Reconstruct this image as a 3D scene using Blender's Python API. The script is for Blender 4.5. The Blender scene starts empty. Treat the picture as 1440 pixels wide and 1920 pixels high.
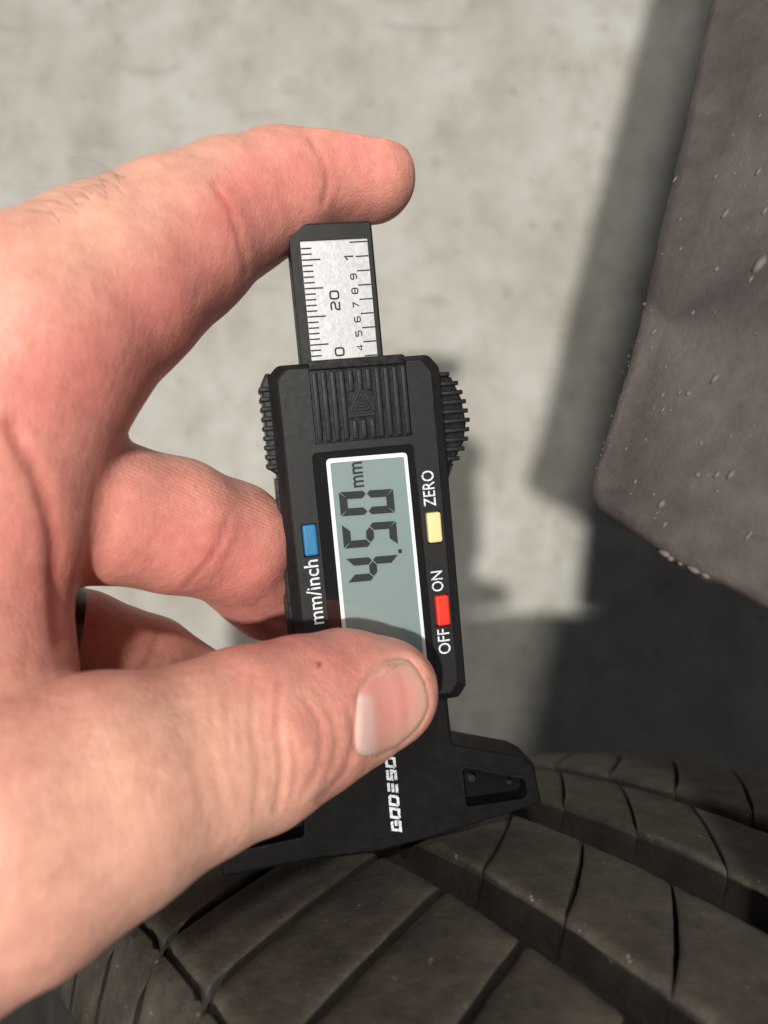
import bpy, bmesh, math, random
import numpy as np
from mathutils import Matrix, Vector, noise as mnoise

random.seed(7)
np.random.seed(7)
sc = bpy.context.scene
COL = sc.collection
MM = 0.001
H = 450.0            # camera height above the concrete, mm
FP = 1443.0          # focal length in pixels of the 1440x1920 photograph


def pt(px, py, d):
    """photo pixel + distance (mm) -> point in camera axes (mm)"""
    return np.array([(px - 720.0) / FP * d, (960.0 - py) / FP * d, -d])


def W(p):
    """camera axes mm -> world metres"""
    return Vector((p[0] * MM, p[1] * MM, (p[2] + H) * MM))


# ------------------------------------------------------------------ camera
cam_d = bpy.data.cameras.new('camera')
cam = bpy.data.objects.new('camera', cam_d)
COL.objects.link(cam)
cam.location = (0, 0, H * MM)
cam_d.sensor_fit = 'VERTICAL'
cam_d.sensor_height = 36.0
cam_d.lens = 36.0 * FP / 1920.0
cam_d.clip_start = 0.004
cam_d.clip_end = 50.0
cam_d.dof.use_dof = True
cam_d.dof.focus_distance = 0.131
cam_d.dof.aperture_fstop = 13.0
sc.camera = cam

# ------------------------------------------------------------------ world
world = bpy.data.worlds.new('World')
sc.world = world
world.use_nodes = True
bg = world.node_tree.nodes['Background']
bg.inputs[0].default_value = (0.95, 0.97, 1.0, 1)
bg.inputs[1].default_value = 0.06

# ------------------------------------------------------------------ lamps
def lamp(name, direction, through, dist, power, size, color):
    d = np.array(direction, float)
    d /= np.linalg.norm(d)
    pos = np.array(through, float) - d * dist
    l = bpy.data.lights.new(name, 'AREA')
    l.shape = 'DISK'
    l.size = size
    l.energy = power
    l.color = color
    o = bpy.data.objects.new(name, l)
    COL.objects.link(o)
    o.location = W(pos)
    o.rotation_euler = Vector(d).to_track_quat('-Z', 'Y').to_euler()
    return o


lamp('work_lamp', (0.1317, 0.0450, -1), pt(800, 900, 140), 1500, 26.0, 0.06, (1.0, 0.95, 0.86))
lamp('ceiling_lamp', (0.0658, -0.5128, -1), pt(800, 900, 140), 700, 2.7, 0.05, (1.0, 0.95, 0.87))

sc.view_settings.view_transform = 'Standard'
sc.view_settings.look = 'None'
sc.view_settings.exposure = 0.0
sc.view_settings.gamma = 1.0
sc.view_settings.use_curve_mapping = False


# ------------------------------------------------------------------ materials
def mat(name, col=(0.5, 0.5, 0.5), rough=0.5, spec=0.5, **kw):
    m = bpy.data.materials.new(name)
    m.use_nodes = True
    b = m.node_tree.nodes['Principled BSDF']
    b.inputs['Base Color'].default_value = (*col, 1)
    b.inputs['Roughness'].default_value = rough
    b.inputs['Specular IOR Level'].default_value = spec
    for k, v in kw.items():
        b.inputs[k].default_value = v
    return m


def nd(m, typ, **inp):
    n = m.node_tree.nodes.new(typ)
    for k, v in inp.items():
        k = k.replace('_', ' ')
        if k in n.inputs:
            n.inputs[k].default_value = v
    return n


def lk(m, a, ao, b, bi):
    m.node_tree.links.new(a.outputs[ao], b.inputs[bi])


def coords(m):
    return m.node_tree.nodes.new('ShaderNodeTexCoord')


def noise_tex(m, tc, scale, detail=4.0, rough=0.55, stretch=None, dist=0.0):
    n = nd(m, 'ShaderNodeTexNoise', Scale=scale, Detail=detail, Roughness=rough, Distortion=dist)
    if stretch:
        mp = nd(m, 'ShaderNodeMapping')
        mp.inputs['Scale'].default_value = stretch[:3]
        if len(stretch) > 3:
            mp.inputs['Rotation'].default_value = (0, 0, stretch[3])
        lk(m, tc, 'Object', mp, 'Vector')
        lk(m, mp, 'Vector', n, 'Vector')
    else:
        lk(m, tc, 'Object', n, 'Vector')
    return n


def ramp(m, src, so, stops):
    r = m.node_tree.nodes.new('ShaderNodeValToRGB')
    e = r.color_ramp.elements
    while len(e) > 1:
        e.remove(e[-1])
    e[0].position, e[0].color = stops[0][0], tuple(stops[0][1]) + (1,) if len(stops[0][1]) == 3 else stops[0][1]
    for p, c in stops[1:]:
        x = e.new(p)
        x.color = tuple(c) + (1,)
    lk(m, src, so, r, 'Fac')
    return r


def mix(m, fac, a, b, blend='MIX'):
    """fac/a/b: (node, output) or value"""
    n = m.node_tree.nodes.new('ShaderNodeMix')
    n.data_type = 'RGBA'
    n.blend_type = blend
    for idx, v in ((0, fac), (6, a), (7, b)):
        if isinstance(v, tuple) and hasattr(v[0], 'outputs'):
            m.node_tree.links.new(v[0].outputs[v[1]], n.inputs[idx])
        elif idx == 0:
            n.inputs[0].default_value = v
        else:
            n.inputs[idx].default_value = (*v, 1)
    return n


def bump(m, src, so, strength, dist, normal=None):
    b = nd(m, 'ShaderNodeBump')
    b.inputs['Strength'].default_value = strength
    b.inputs['Distance'].default_value = dist
    lk(m, src, so, b, 'Height')
    if normal:
        lk(m, normal, 'Normal', b, 'Normal')
    return b


def bsdf(m):
    return m.node_tree.nodes['Principled BSDF']


# black textured plastic of the gauge
def plastic(name, col, rough, bstr, scale=5200):
    m = mat(name, col, rough, 0.30)
    tc = coords(m)
    n = noise_tex(m, tc, scale, 3)
    b = bump(m, n, 'Fac', bstr, 0.00012)
    lk(m, b, 'Normal', bsdf(m), 'Normal')
    d = noise_tex(m, tc, 420, 5, 0.65)
    c = ramp(m, d, 'Fac', [(0.35, col), (0.75, tuple(x * 1.5 + 0.002 for x in col))])
    lk(m, c, 'Color', bsdf(m), 'Base Color')
    dd = noise_tex(m, tc, 900, 6, 0.7)
    rr = ramp(m, dd, 'Fac', [(0.3, (rough - 0.06,) * 3), (0.7, (rough + 0.12,) * 3)])
    lk(m, rr, 'Color', bsdf(m), 'Roughness')
    return m


M_BLACK = plastic('matte_black_plastic', (0.0065, 0.007, 0.0078), 0.47, 0.35)
M_BLACK2 = plastic('smooth_black_plastic', (0.006, 0.006, 0.007), 0.28, 0.10)
bsdf(M_BLACK2).inputs['Specular IOR Level'].default_value = 0.45
M_FOOT = plastic('foot_black_plastic', (0.0035, 0.0035, 0.004), 0.52, 0.2)  # blacker than the housing, the thumb's shade put into the colour
bsdf(M_FOOT).inputs['Specular IOR Level'].default_value = 0.16
M_GLOSSBLK = mat('glossy_black_surround', (0.008, 0.008, 0.009), 0.16, 0.5)
M_WHITE = mat('white_print', (0.74, 0.76, 0.78), 0.5, 0.3)
M_PRINT = mat('worn_white_print', (0.62, 0.66, 0.70), 0.5, 0.3)
_tc = coords(M_PRINT)
_n = noise_tex(M_PRINT, _tc, 2600, 3, 0.6)
_r = ramp(M_PRINT, _n, 'Fac', [(0.36, (0.12, 0.125, 0.13)), (0.46, (0.62, 0.67, 0.72))])
lk(M_PRINT, _r, 'Color', bsdf(M_PRINT), 'Base Color')
M_INK = mat('black_ink', (0.012, 0.012, 0.014), 0.5, 0.3)
M_SEG = mat('lcd_segment', (0.032, 0.037, 0.041), 0.6, 0.1)
M_BLUE = mat('blue_rubber', (0.018, 0.155, 0.33), 0.42, 0.4)
M_CREAM = mat('cream_rubber', (0.72, 0.60, 0.30), 0.42, 0.4)
M_RED = mat('red_rubber', (0.66, 0.035, 0.02), 0.42, 0.4)
M_DARK = mat('recess_shade_black', (0.004, 0.004, 0.004), 0.8, 0.1)
M_SCREW = mat('screw_steel', (0.035, 0.035, 0.036), 0.45, 0.5, Metallic=0.6)

M_LCD = mat('lcd_panel', (0.27, 0.335, 0.315), 0.5, 0.2)
_tc = coords(M_LCD)
_n = noise_tex(M_LCD, _tc, 5200, 2, 0.6)
_r = ramp(M_LCD, _n, 'Fac', [(0.3, (0.195, 0.262, 0.262)), (0.7, (0.225, 0.295, 0.295))])
lk(M_LCD, _r, 'Color', bsdf(M_LCD), 'Base Color')

# clear pane: thin glass, seen through and lightly reflecting
M_PANE = bpy.data.materials.new('clear_pane')
M_PANE.use_nodes = True
_nt = M_PANE.node_tree
_nt.nodes.clear()
_o = _nt.nodes.new('ShaderNodeOutputMaterial')
_mx = _nt.nodes.new('ShaderNodeMixShader')
_t = _nt.nodes.new('ShaderNodeBsdfTransparent')
_g = _nt.nodes.new('ShaderNodeBsdfGlossy')
_g.inputs['Roughness'].default_value = 0.05
_f = _nt.nodes.new('ShaderNodeFresnel')
_f.inputs['IOR'].default_value = 1.62
_nt.links.new(_f.outputs[0], _mx.inputs[0])
_nt.links.new(_t.outputs[0], _mx.inputs[1])
_nt.links.new(_g.outputs[0], _mx.inputs[2])
_nt.links.new(_mx.outputs[0], _o.inputs[0])

# brushed/mottled aluminium scale plate
M_PLATE = mat('foil_scale_plate', (0.72, 0.73, 0.75), 0.42, 0.5, Metallic=0.35)
_tc = coords(M_PLATE)
_n = noise_tex(M_PLATE, _tc, 800, 4, 0.55, dist=1.2)
_b = bump(M_PLATE, _n, 'Fac', 0.12, 0.0003)
lk(M_PLATE, _b, 'Normal', bsdf(M_PLATE), 'Normal')
_r = ramp(M_PLATE, _n, 'Fac', [(0.3, (0.40, 0.41, 0.435)), (0.62, (0.49, 0.50, 0.52))])
lk(M_PLATE, _r, 'Color', bsdf(M_PLATE), 'Base Color')

# concrete
M_CONC = mat('stained_concrete', (0.45, 0.44, 0.41), 0.75, 0.3)
_tc = coords(M_CONC)
_n1 = noise_tex(M_CONC, _tc, 11, 8, 0.68)
_n2 = noise_tex(M_CONC, _tc, 40, 7, 0.66, (1.0, 0.75, 1, 0.3))
_n3 = noise_tex(M_CONC, _tc, 95, 4, 0.6, (1, .6, 1, .9))
_n4 = noise_tex(M_CONC, _tc, 34, 3, 0.5, (0.30, 3.2, 1, 0.35), 0.5)
_c1 = ramp(M_CONC, _n1, 'Fac', [(0.34, (0.43, 0.415, 0.38)), (0.50, (0.505, 0.495, 0.46)), (0.64, (0.57, 0.57, 0.545))])
_c2 = ramp(M_CONC, _n2, 'Fac', [(0.46, (0, 0, 0)), (0.72, (1, 1, 1))])
_m1 = mix(M_CONC, (_c2, 'Color'), (_c1, 'Color'), (0.33, 0.30, 0.25))
_m1b = M_CONC.node_tree.nodes.new('ShaderNodeMath')
_m1b.operation = 'MULTIPLY'
_m1b.inputs[1].default_value = 0.6
lk(M_CONC, _c2, 'Color', _m1b, 0)
M_CONC.node_tree.links.new(_m1b.outputs[0], _m1.inputs[0])
_c3 = ramp(M_CONC, _n3, 'Fac', [(0.64, (0, 0, 0)), (0.74, (1, 1, 1))])
_s3 = M_CONC.node_tree.nodes.new('ShaderNodeMath')
_s3.operation = 'MULTIPLY'
_s3.inputs[1].default_value = 0.6
lk(M_CONC, _c3, 'Color', _s3, 0)
_m2 = mix(M_CONC, (_s3, 0), (_m1, 2), (0.22, 0.19, 0.155))
_c4 = ramp(M_CONC, _n4, 'Fac', [(0.64, (0, 0, 0)), (0.72, (1, 1, 1))])
_s4 = M_CONC.node_tree.nodes.new('ShaderNodeMath')
_s4.operation = 'MULTIPLY'
_s4.inputs[1].default_value = 0.22
lk(M_CONC, _c4, 'Color', _s4, 0)
_m3 = mix(M_CONC, (_s4, 0), (_m2, 2), (0.24, 0.22, 0.19))
noise_shift = nd(M_CONC, 'ShaderNodeVectorMath')
noise_shift.operation = 'MULTIPLY_ADD'
noise_shift.inputs[1].default_value = (0.008, 0.008, 0.0)
_nsn = noise_tex(M_CONC, _tc, 160, 3, 0.6)
lk(M_CONC, _nsn, 'Color', noise_shift, 0)
lk(M_CONC, _tc, 'Object', noise_shift, 2)
_vp = nd(M_CONC, 'ShaderNodeTexVoronoi', Scale=52.0)
_vp.voronoi_dimensions = '2D'
lk(M_CONC, noise_shift, 0, _vp, 'Vector')
_vpr = ramp(M_CONC, _vp, 'Distance', [(0.05, (1, 1, 1)), (0.20, (0, 0, 0))])
_vsel = ramp(M_CONC, _vp, 'Color', [(0.50, (0, 0, 0)), (0.95, (1, 1, 1))])
_vpm = mix(M_CONC, 1.0, (_vpr, 'Color'), (_vsel, 'Color'), 'MULTIPLY')
_vps = M_CONC.node_tree.nodes.new('ShaderNodeMath')
_vps.operation = 'MULTIPLY'
_vps.inputs[1].default_value = 0.34
lk(M_CONC, _vpm, 2, _vps, 0)
_m4 = mix(M_CONC, (_vps, 0), (_m3, 2), (0.17, 0.145, 0.115))
_sc = nd(M_CONC, 'ShaderNodeTexVoronoi', Scale=30.0)
_sc.voronoi_dimensions = '2D'
_scm = nd(M_CONC, 'ShaderNodeMapping')
_scm.inputs['Rotation'].default_value = (0, 0, -0.22)
_scm.inputs['Scale'].default_value = (0.42, 2.4, 1)
_scw = noise_tex(M_CONC, _tc, 30, 3, 0.5)
_sca = nd(M_CONC, 'ShaderNodeVectorMath')
_sca.operation = 'MULTIPLY_ADD'
_sca.inputs[1].default_value = (0.012, 0.012, 0.0)
lk(M_CONC, _scw, 'Color', _sca, 0)
lk(M_CONC, _tc, 'Object', _sca, 2)
lk(M_CONC, _sca, 0, _scm, 'Vector')
lk(M_CONC, _scm, 'Vector', _sc, 'Vector')
_scr = ramp(M_CONC, _sc, 'Distance', [(0.12, (1, 1, 1)), (0.24, (0, 0, 0))])
_scs = ramp(M_CONC, _sc, 'Color', [(0.62, (0, 0, 0)), (0.85, (1, 1, 1))])
_scx = mix(M_CONC, 1.0, (_scr, 'Color'), (_scs, 'Color'), 'MULTIPLY')
_scf = M_CONC.node_tree.nodes.new('ShaderNodeMath')
_scf.operation = 'MULTIPLY'
_scf.inputs[1].default_value = 0.20
lk(M_CONC, _scx, 2, _scf, 0)
_m5 = mix(M_CONC, (_scf, 0), (_m4, 2), (0.22, 0.20, 0.17))
lk(M_CONC, _m5, 2, bsdf(M_CONC), 'Base Color')
_b = bump(M_CONC, _n2, 'Fac', 0.25, 0.002)
lk(M_CONC, _b, 'Normal', bsdf(M_CONC), 'Normal')


# worn tyre rubber with dust
def rubber(name, base, dust, amount, speck=True):
    m = mat(name, base, 0.72, 0.35)
    tc = coords(m)
    n1 = noise_tex(m, tc, 140, 8, 0.68)
    n2 = noise_tex(m, tc, 900, 6, 0.7)
    n3 = noise_tex(m, tc, 45, 4, 0.6)
    c = ramp(m, n1, 'Fac', [(0.30, base), (0.70, tuple(amount * d + (1 - amount) * b for d, b in zip(dust, base)))])
    c2 = ramp(m, n3, 'Fac', [(0.35, (0.62, 0.6, 0.58)), (0.65, (1.2, 1.18, 1.12))])
    mm_ = mix(m, 1.0, (c, 'Color'), (c2, 'Color'), 'MULTIPLY')
    last = (mm_, 2)
    if speck:
        n4 = noise_tex(m, tc, 760, 2, 0.5)
        s = ramp(m, n4, 'Fac', [(0.715, (0, 0, 0)), (0.76, (1, 1, 1))])
        mx = mix(m, (s, 'Color'), last, (0.20, 0.185, 0.155))
        last = (mx, 2)
    lk(m, last[0], last[1], bsdf(m), 'Base Color')
    b = bump(m, n2, 'Fac', 0.5, 0.0004)
    b2 = bump(m, n1, 'Fac', 0.5, 0.0010, b)
    lk(m, b2, 'Normal', bsdf(m), 'Normal')
    return m


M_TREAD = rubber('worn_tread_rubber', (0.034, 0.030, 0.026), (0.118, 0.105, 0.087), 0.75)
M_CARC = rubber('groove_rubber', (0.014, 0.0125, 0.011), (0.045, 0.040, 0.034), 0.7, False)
M_WALL = rubber('dark_groove_wall_rubber', (0.018, 0.016, 0.0145), (0.05, 0.044, 0.037), 0.7, False)  # block walls, darker than the block tops
M_FLAP = rubber('dusty_flap_rubber', (0.052, 0.046, 0.047), (0.102, 0.090, 0.087), 0.75, False)
M_DROP = mat('dried_mud_drop', (0.135, 0.118, 0.112), 0.6, 0.3)
M_RING = mat('dark_ring_metal', (0.07, 0.066, 0.063), 0.25, 0.5, Metallic=0.9)
M_HAIR = mat('dark_hair', (0.03, 0.018, 0.012), 0.5, 0.4)


# ------------------------------------------------------------------ object helpers
def link(o, parent=None):
    COL.objects.link(o)
    if parent is not None:
        o.parent = parent
    return o


def tag(o, label=None, cat=None, kind=None, group=None):
    for k, v in (('label', label), ('category', cat), ('kind', kind), ('group', group)):
        if v:
            o[k] = v
    return o


def mesh_obj(name, verts, faces, m, parent=None, smooth=False, sharp=None):
    me = bpy.data.meshes.new(name)
    me.from_pydata([tuple(v) for v in verts], [], faces)
    me.materials.append(m)
    me.update()
    if smooth:
        me.polygons.foreach_set('use_smooth', [True] * len(me.polygons))
        if sharp:
            me.set_sharp_from_angle(angle=math.radians(sharp))
    return link(bpy.data.objects.new(name, me), parent)


def bm_obj(name, bm, m, parent=None, smooth=False, sharp=35):
    bmesh.ops.recalc_face_normals(bm, faces=bm.faces)
    me = bpy.data.meshes.new(name)
    bm.to_mesh(me)
    bm.free()
    me.materials.append(m)
    if smooth:
        me.polygons.foreach_set('use_smooth', [True] * len(me.polygons))
        me.set_sharp_from_angle(angle=math.radians(sharp))
    return link(bpy.data.objects.new(name, me), parent)


def loft(bm, rings, cap0=True, cap1=True):
    """rings: list of lists of (x,y,z) in mm with equal counts"""
    vs = [[bm.verts.new((p[0] * MM, p[1] * MM, p[2] * MM)) for p in r] for r in rings]
    n = len(rings[0])
    for a, b in zip(vs[:-1], vs[1:]):
        for i in range(n):
            j = (i + 1) % n
            bm.faces.new((a[i], a[j], b[j], b[i]))
    if cap0:
        bm.faces.new(vs[0][::-1])
    if cap1:
        bm.faces.new(vs[-1])
    return bm


def round_poly(pts, radii, seg=4):
    """corner-rounded polygon (2D)"""
    out = []
    n = len(pts)
    if not isinstance(radii, (list, tuple)):
        radii = [radii] * n
    for i in range(n):
        p = np.array(pts[i], float)
        a = np.array(pts[i - 1], float) - p
        b = np.array(pts[(i + 1) % n], float) - p
        la, lb = np.linalg.norm(a), np.linalg.norm(b)
        a, b = a / la, b / lb
        r = radii[i]
        ang = math.acos(max(-1, min(1, float(a @ b))))
        t = min(r / math.tan(ang / 2), la * 0.48, lb * 0.48) if r > 0 else 0
        if t <= 1e-6:
            out.append(tuple(p))
            continue
        p0, p1 = p + a * t, p + b * t
        for k in range(seg + 1):
            s = k / seg
            q = (1 - s) ** 2 * p0 + 2 * s * (1 - s) * p + s * s * p1
            out.append(tuple(q))
    return out


def inset(poly, d):
    """inset a CCW polygon by d (mm) through vertex normals"""
    n = len(poly)
    P = np.array(poly, float)
    out = []
    for i in range(n):
        e0 = P[i] - P[i - 1]
        e1 = P[(i + 1) % n] - P[i]
        e0 /= np.linalg.norm(e0) + 1e-12
        e1 /= np.linalg.norm(e1) + 1e-12
        n0 = np.array([-e0[1], e0[0]])
        n1 = np.array([-e1[1], e1[0]])
        m = n0 + n1
        m /= max(0.35, (m @ n0))
        out.append(tuple(P[i] + m * d))
    return out


def slab(poly, z0, z1, bev=0.0, bevseg=2, bm=None, bev_bottom=False):
    """prism of a CCW polygon from z0 up to z1, top edge rounded by bev"""
    bm = bm or bmesh.new()
    rings = []
    if bev_bottom and bev > 0:
        rings.append([(x, y, z0) for x, y in inset(poly, bev)])
        rings.append([(x, y, z0 + bev) for x, y in poly])
    else:
        rings.append([(x, y, z0) for x, y in poly])
    if bev > 0:
        for k in range(bevseg + 1):
            a = math.pi / 2 * k / bevseg
            rings.append([(x, y, z1 - bev + bev * math.sin(a)) for x, y in inset(poly, bev * (1 - math.cos(a)))])
    else:
        rings.append([(x, y, z1) for x, y in poly])
    return loft(bm, rings)


def rect(x0, y0, x1, y1, r=0.0, seg=3):
    p = [(x0, y0), (x1, y0), (x1, y1), (x0, y1)]
    return round_poly(p, r, seg) if r > 0 else p


def ribbon(bm, line, width, z0, z1, closed=False):
    """flat stroke of given width along a 2D polyline"""
    P = [np.array(p, float) for p in line]
    n = len(P)
    L, R_ = [], []
    for i in range(n):
        if closed:
            a, b = P[i - 1], P[(i + 1) % n]
            e0, e1 = P[i] - a, b - P[i]
        else:
            e0 = P[i] - P[i - 1] if i > 0 else P[1] - P[0]
            e1 = P[i + 1] - P[i] if i < n - 1 else e0
        e0 = e0 / (np.linalg.norm(e0) + 1e-12)
        e1 = e1 / (np.linalg.norm(e1) + 1e-12)
        n0 = np.array([-e0[1], e0[0]])
        n1 = np.array([-e1[1], e1[0]])
        m = n0 + n1
        m = m / max(0.5, float(m @ n0))
        L.append(P[i] + m * width / 2)
        R_.append(P[i] - m * width / 2)
    V = []
    for z in (z0, z1):
        V.append([(bm.verts.new((l[0] * MM, l[1] * MM, z * MM)), bm.verts.new((r[0] * MM, r[1] * MM, z * MM))) for l, r in zip(L, R_)])
    rng = range(n) if closed else range(n - 1)
    for i in rng:
        j = (i + 1) % n
        (l0, r0), (l1, r1) = V[1][i], V[1][j]
        (a0, b0), (a1, b1) = V[0][i], V[0][j]
        bm.faces.new((r0, r1, l1, l0))
        bm.faces.new((l0, l1, a1, a0))
        bm.faces.new((r1, r0, b0, b1))
    return bm


def boolean_cut(o, cutter_bms):
    """cut holes with temporary cutters, keep only the resulting mesh"""
    for cb in cutter_bms:
        bmesh.ops.recalc_face_normals(cb, faces=cb.faces)
        me = bpy.data.meshes.new('cutter')
        cb.to_mesh(me)
        cb.free()
        c = link(bpy.data.objects.new('cutter', me), o.parent)
        md = o.modifiers.new('cut', 'BOOLEAN')
        md.operation = 'DIFFERENCE'
        md.solver = 'EXACT'
        md.object = c
        dg = bpy.context.evaluated_depsgraph_get()
        dg.update()
        new = bpy.data.meshes.new_from_object(o.evaluated_get(dg))
        o.modifiers.clear()
        old = o.data
        o.data = new
        bpy.data.meshes.remove(old)
        bpy.data.objects.remove(c)
        bpy.data.meshes.remove(me)
    return o


def text_obj(name, s, m, parent, base_x, y0, y1, height, z, depth=0.03, xh='H', bold=0.0):
    """lettering that reads up the gauge: baseline at x=base_x, running from y0 to y1"""
    cu = bpy.data.curves.new(name, 'FONT')
    cu.body = s
    cu.size = 1.0
    cu.offset = bold
    cu.resolution_u = 4
    o = bpy.data.objects.new(name, cu)
    COL.objects.link(o)
    dg = bpy.context.evaluated_depsgraph_get()
    dg.update()
    me = bpy.data.meshes.new_from_object(o.evaluated_get(dg))
    bpy.data.objects.remove(o)
    bpy.data.curves.remove(cu)
    n = len(me.vertices)
    co = np.empty(n * 3)
    me.vertices.foreach_get('co', co)
    co = co.reshape(-1, 3)
    faces = [tuple(p.vertices) for p in me.polygons]
    x0, x1 = co[:, 0].min(), co[:, 0].max()
    sx = (y1 - y0) / (x1 - x0)
    sy = height / (co[:, 1].max() - max(0.0, co[:, 1].min())) if xh == 'H' else height / co[:, 1].max()
    X = base_x - co[:, 1] * sy
    Y = y0 + (co[:, 0] - x0) * sx
    bpy.data.meshes.remove(me)
    V = [(x * MM, y * MM, (z + depth) * MM) for x, y in zip(X, Y)]
    bm = bmesh.new()
    vs = [bm.verts.new(v) for v in V]
    for f in faces:
        try:
            bm.faces.new([vs[i] for i in f])
        except ValueError:
            pass
    ext = bmesh.ops.extrude_face_region(bm, geom=bm.faces[:])
    dn = [g for g in ext['geom'] if isinstance(g, bmesh.types.BMVert)]
    bmesh.ops.translate(bm, verts=dn, vec=(0, 0, -depth * MM * 0.98))
    return bm_obj(name, bm, m, parent)


# ------------------------------------------------------------------ floor
bm = bmesh.new()
S = 2.5
for x, y in ((-S, -S), (S, -S), (S, S), (-S, S)):
    bm.verts.new((x, y, 0))
bm.faces.new(bm.verts[:])
floor = bm_obj('concrete_floor', bm, M_CONC)
tag(floor, 'pale stained concrete floor far behind the hand', 'floor', kind='structure')

# ------------------------------------------------------------------ tyre
TS = 0.965
RT = 300.0 * TS
RC = 500.0 * TS
TN = np.array([-0.0978, 0.9948, -0.03])
TC_ = np.array([0.5594, 0.0799, 0.8251])
TN /= np.linalg.norm(TN)
TC_ -= TN * (TC_ @ TN)
TC_ /= np.linalg.norm(TC_)
TA = np.cross(TC_, TN)
TQ = np.array([3.9626, -63.4014, -142.9503]) * TS
tc0 = TQ - TN * RT
tyre = link(bpy.data.objects.new('tyre', None))
tyre.empty_display_size = 0.05
Mt = Matrix([[TC_[i], TN[i], TA[i]] for i in range(3)]).to_4x4()
Mt.translation = W(tc0)
tyre.matrix_world = Mt
tag(tyre, 'worn black car tyre with dusty tread blocks under the gauge foot', 'tyre')


def tp(u, v, h):
    rl = RT - v * v / (2 * RC) + h
    th = u / RT
    return (rl * math.sin(th) * MM, rl * math.cos(th) * MM, v * MM)


PITCH = 19.0 * TS
NBLK = 34


def block_mesh(v0, v1, g, gap, taper, chamfer_l, depth, seed, nu=9, nv=13):
    """one tread block; taper < 1 narrows the slit towards the groove walls so a rib stays whole"""
    us = [0.0, 0.03, 0.08] + [0.08 + 0.84 * (i + 1) / (nu - 1) for i in range(nu - 2)] + [0.92, 0.97, 1.0]
    wv_ = v1 - v0
    e = [0.0, 0.5 / wv_, 1.1 / wv_, 2.2 / wv_]
    vsl = e + [e[3] + (1 - 2 * e[3]) * (i + 1) / (nv - 1) for i in range(nv - 2)] + [1 - q for q in e[::-1]]
    drop_v = {0: 1.25, 1: 0.5, 2: 0.15}
    V, F = [], []
    nU, nV = len(us), len(vsl)
    for j, t in enumerate(vsl):
        v = v0 + wv_ * t
        gp = gap * (taper + (1 - taper) * min(1.0, 6 * t * (1 - t)) )
        ul = g(v) + gp / 2
        ur = g(v) + PITCH - gp / 2
        jj = min(j, nV - 1 - j)
        for i, s in enumerate(us):
            u = ul + (ur - ul) * s
            h = 0.07 * mnoise.noise(Vector((u * 0.3 + seed * 9, v * 0.3, seed))) + 0.07 * mnoise.noise(Vector((u * 1.1, v * 1.1, seed * 5)))
            ii = min(i, nU - 1 - i)
            h -= drop_v.get(jj, 0)
            if i == 0:
                h -= chamfer_l
            elif i == 1:
                h -= chamfer_l * .35
            elif i == nU - 1:
                h -= 0.4
            elif i == nU - 2:
                h -= 0.1
            du = 0.2 * mnoise.noise(Vector((v * 0.7, seed * 3.1, i * .2))) * (1 if ii < 3 else 0) * (1 if taper > .5 else min(1, 5 * t * (1 - t)))
            dv = 0.30 * mnoise.noise(Vector((u * 0.8, seed * 1.7, j * .2))) * (1 if jj < 4 else 0)
            V.append((u + du, v + dv, h))
    for j in range(nV - 1):
        for i in range(nU - 1):
            a = j * nU + i
            F.append((a, a + 1, a + nU + 1, a + nU))
    per = [i for i in range(nU)] + [j * nU + nU - 1 for j in range(1, nV)] + [(nV - 1) * nU + i for i in range(nU - 2, -1, -1)] + [j * nU for j in range(nV - 2, 0, -1)]
    prev = per
    n = len(per)
    for dh, dvv in ((depth * .55, .7), (depth, 1.7)):
        b0 = len(V)
        for k in per:
            u, v, h = V[k]
            j, i = divmod(k, nU)
            v2 = v - dvv if j == 0 else v + dvv if j == nV - 1 else v
            V.append((u, v2, -dh))
        cur = list(range(b0, b0 + n))
        for k in range(n):
            F.append((prev[k], cur[k], cur[(k + 1) % n], prev[(k + 1) % n]))
        prev = cur
    me = bpy.data.meshes.new('tread_block')
    me.from_pydata([tp(u, v, h) for u, v, h in V], [], F)
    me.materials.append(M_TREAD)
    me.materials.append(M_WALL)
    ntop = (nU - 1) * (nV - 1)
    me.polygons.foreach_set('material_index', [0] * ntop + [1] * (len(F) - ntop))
    me.polygons.foreach_set('use_smooth', [True] * len(me.polygons))
    me.set_sharp_from_angle(angle=math.radians(75))
    return me


s_ = TS
def curve(slope, ref, width, bow):
    return lambda v: slope * (v - ref * s_) + bow * (1 - ((v - ref * s_) / (width * s_) * 2 + 1) ** 2)


ribs = [
    # v0, v1, skew g, slit width, taper, chamfer, start offset
    (2.6 * s_, 43.3 * s_, lambda v: 0.40 * (v - 4 * s_), 1.25, 1.0, 1.1, 15.0),
    (-28.9 * s_, -5.4 * s_, curve(0.71, -5, 23.5, 0.9), 0.85, 0.12, 0.22, 15.2),
    (-63.3 * s_, -40.2 * s_, curve(0.98, -38, 25, 0.9), 0.9, 0.12, 0.22, 22.5),
    (-108.8 * s_, -69.8 * s_, curve(0.78, -70, 39, 1.2), 1.2, 0.12, 0.30, 8.0),
]
for ri, (v0, v1, g, gp, tap, ch, off) in enumerate(ribs):
    variants = [block_mesh(v0, v1, g, gp, tap, ch, 6.2, ri * 10 + k) for k in range(4)]
    for k in range(-NBLK // 2 - 2, NBLK // 2 + 8):
        o = bpy.data.objects.new('tread_block', variants[(k * 7 + ri) % 4])
        link(o, tyre)
        o.rotation_euler = (0, 0, -(off * s_ + k * PITCH) / RT)

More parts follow.
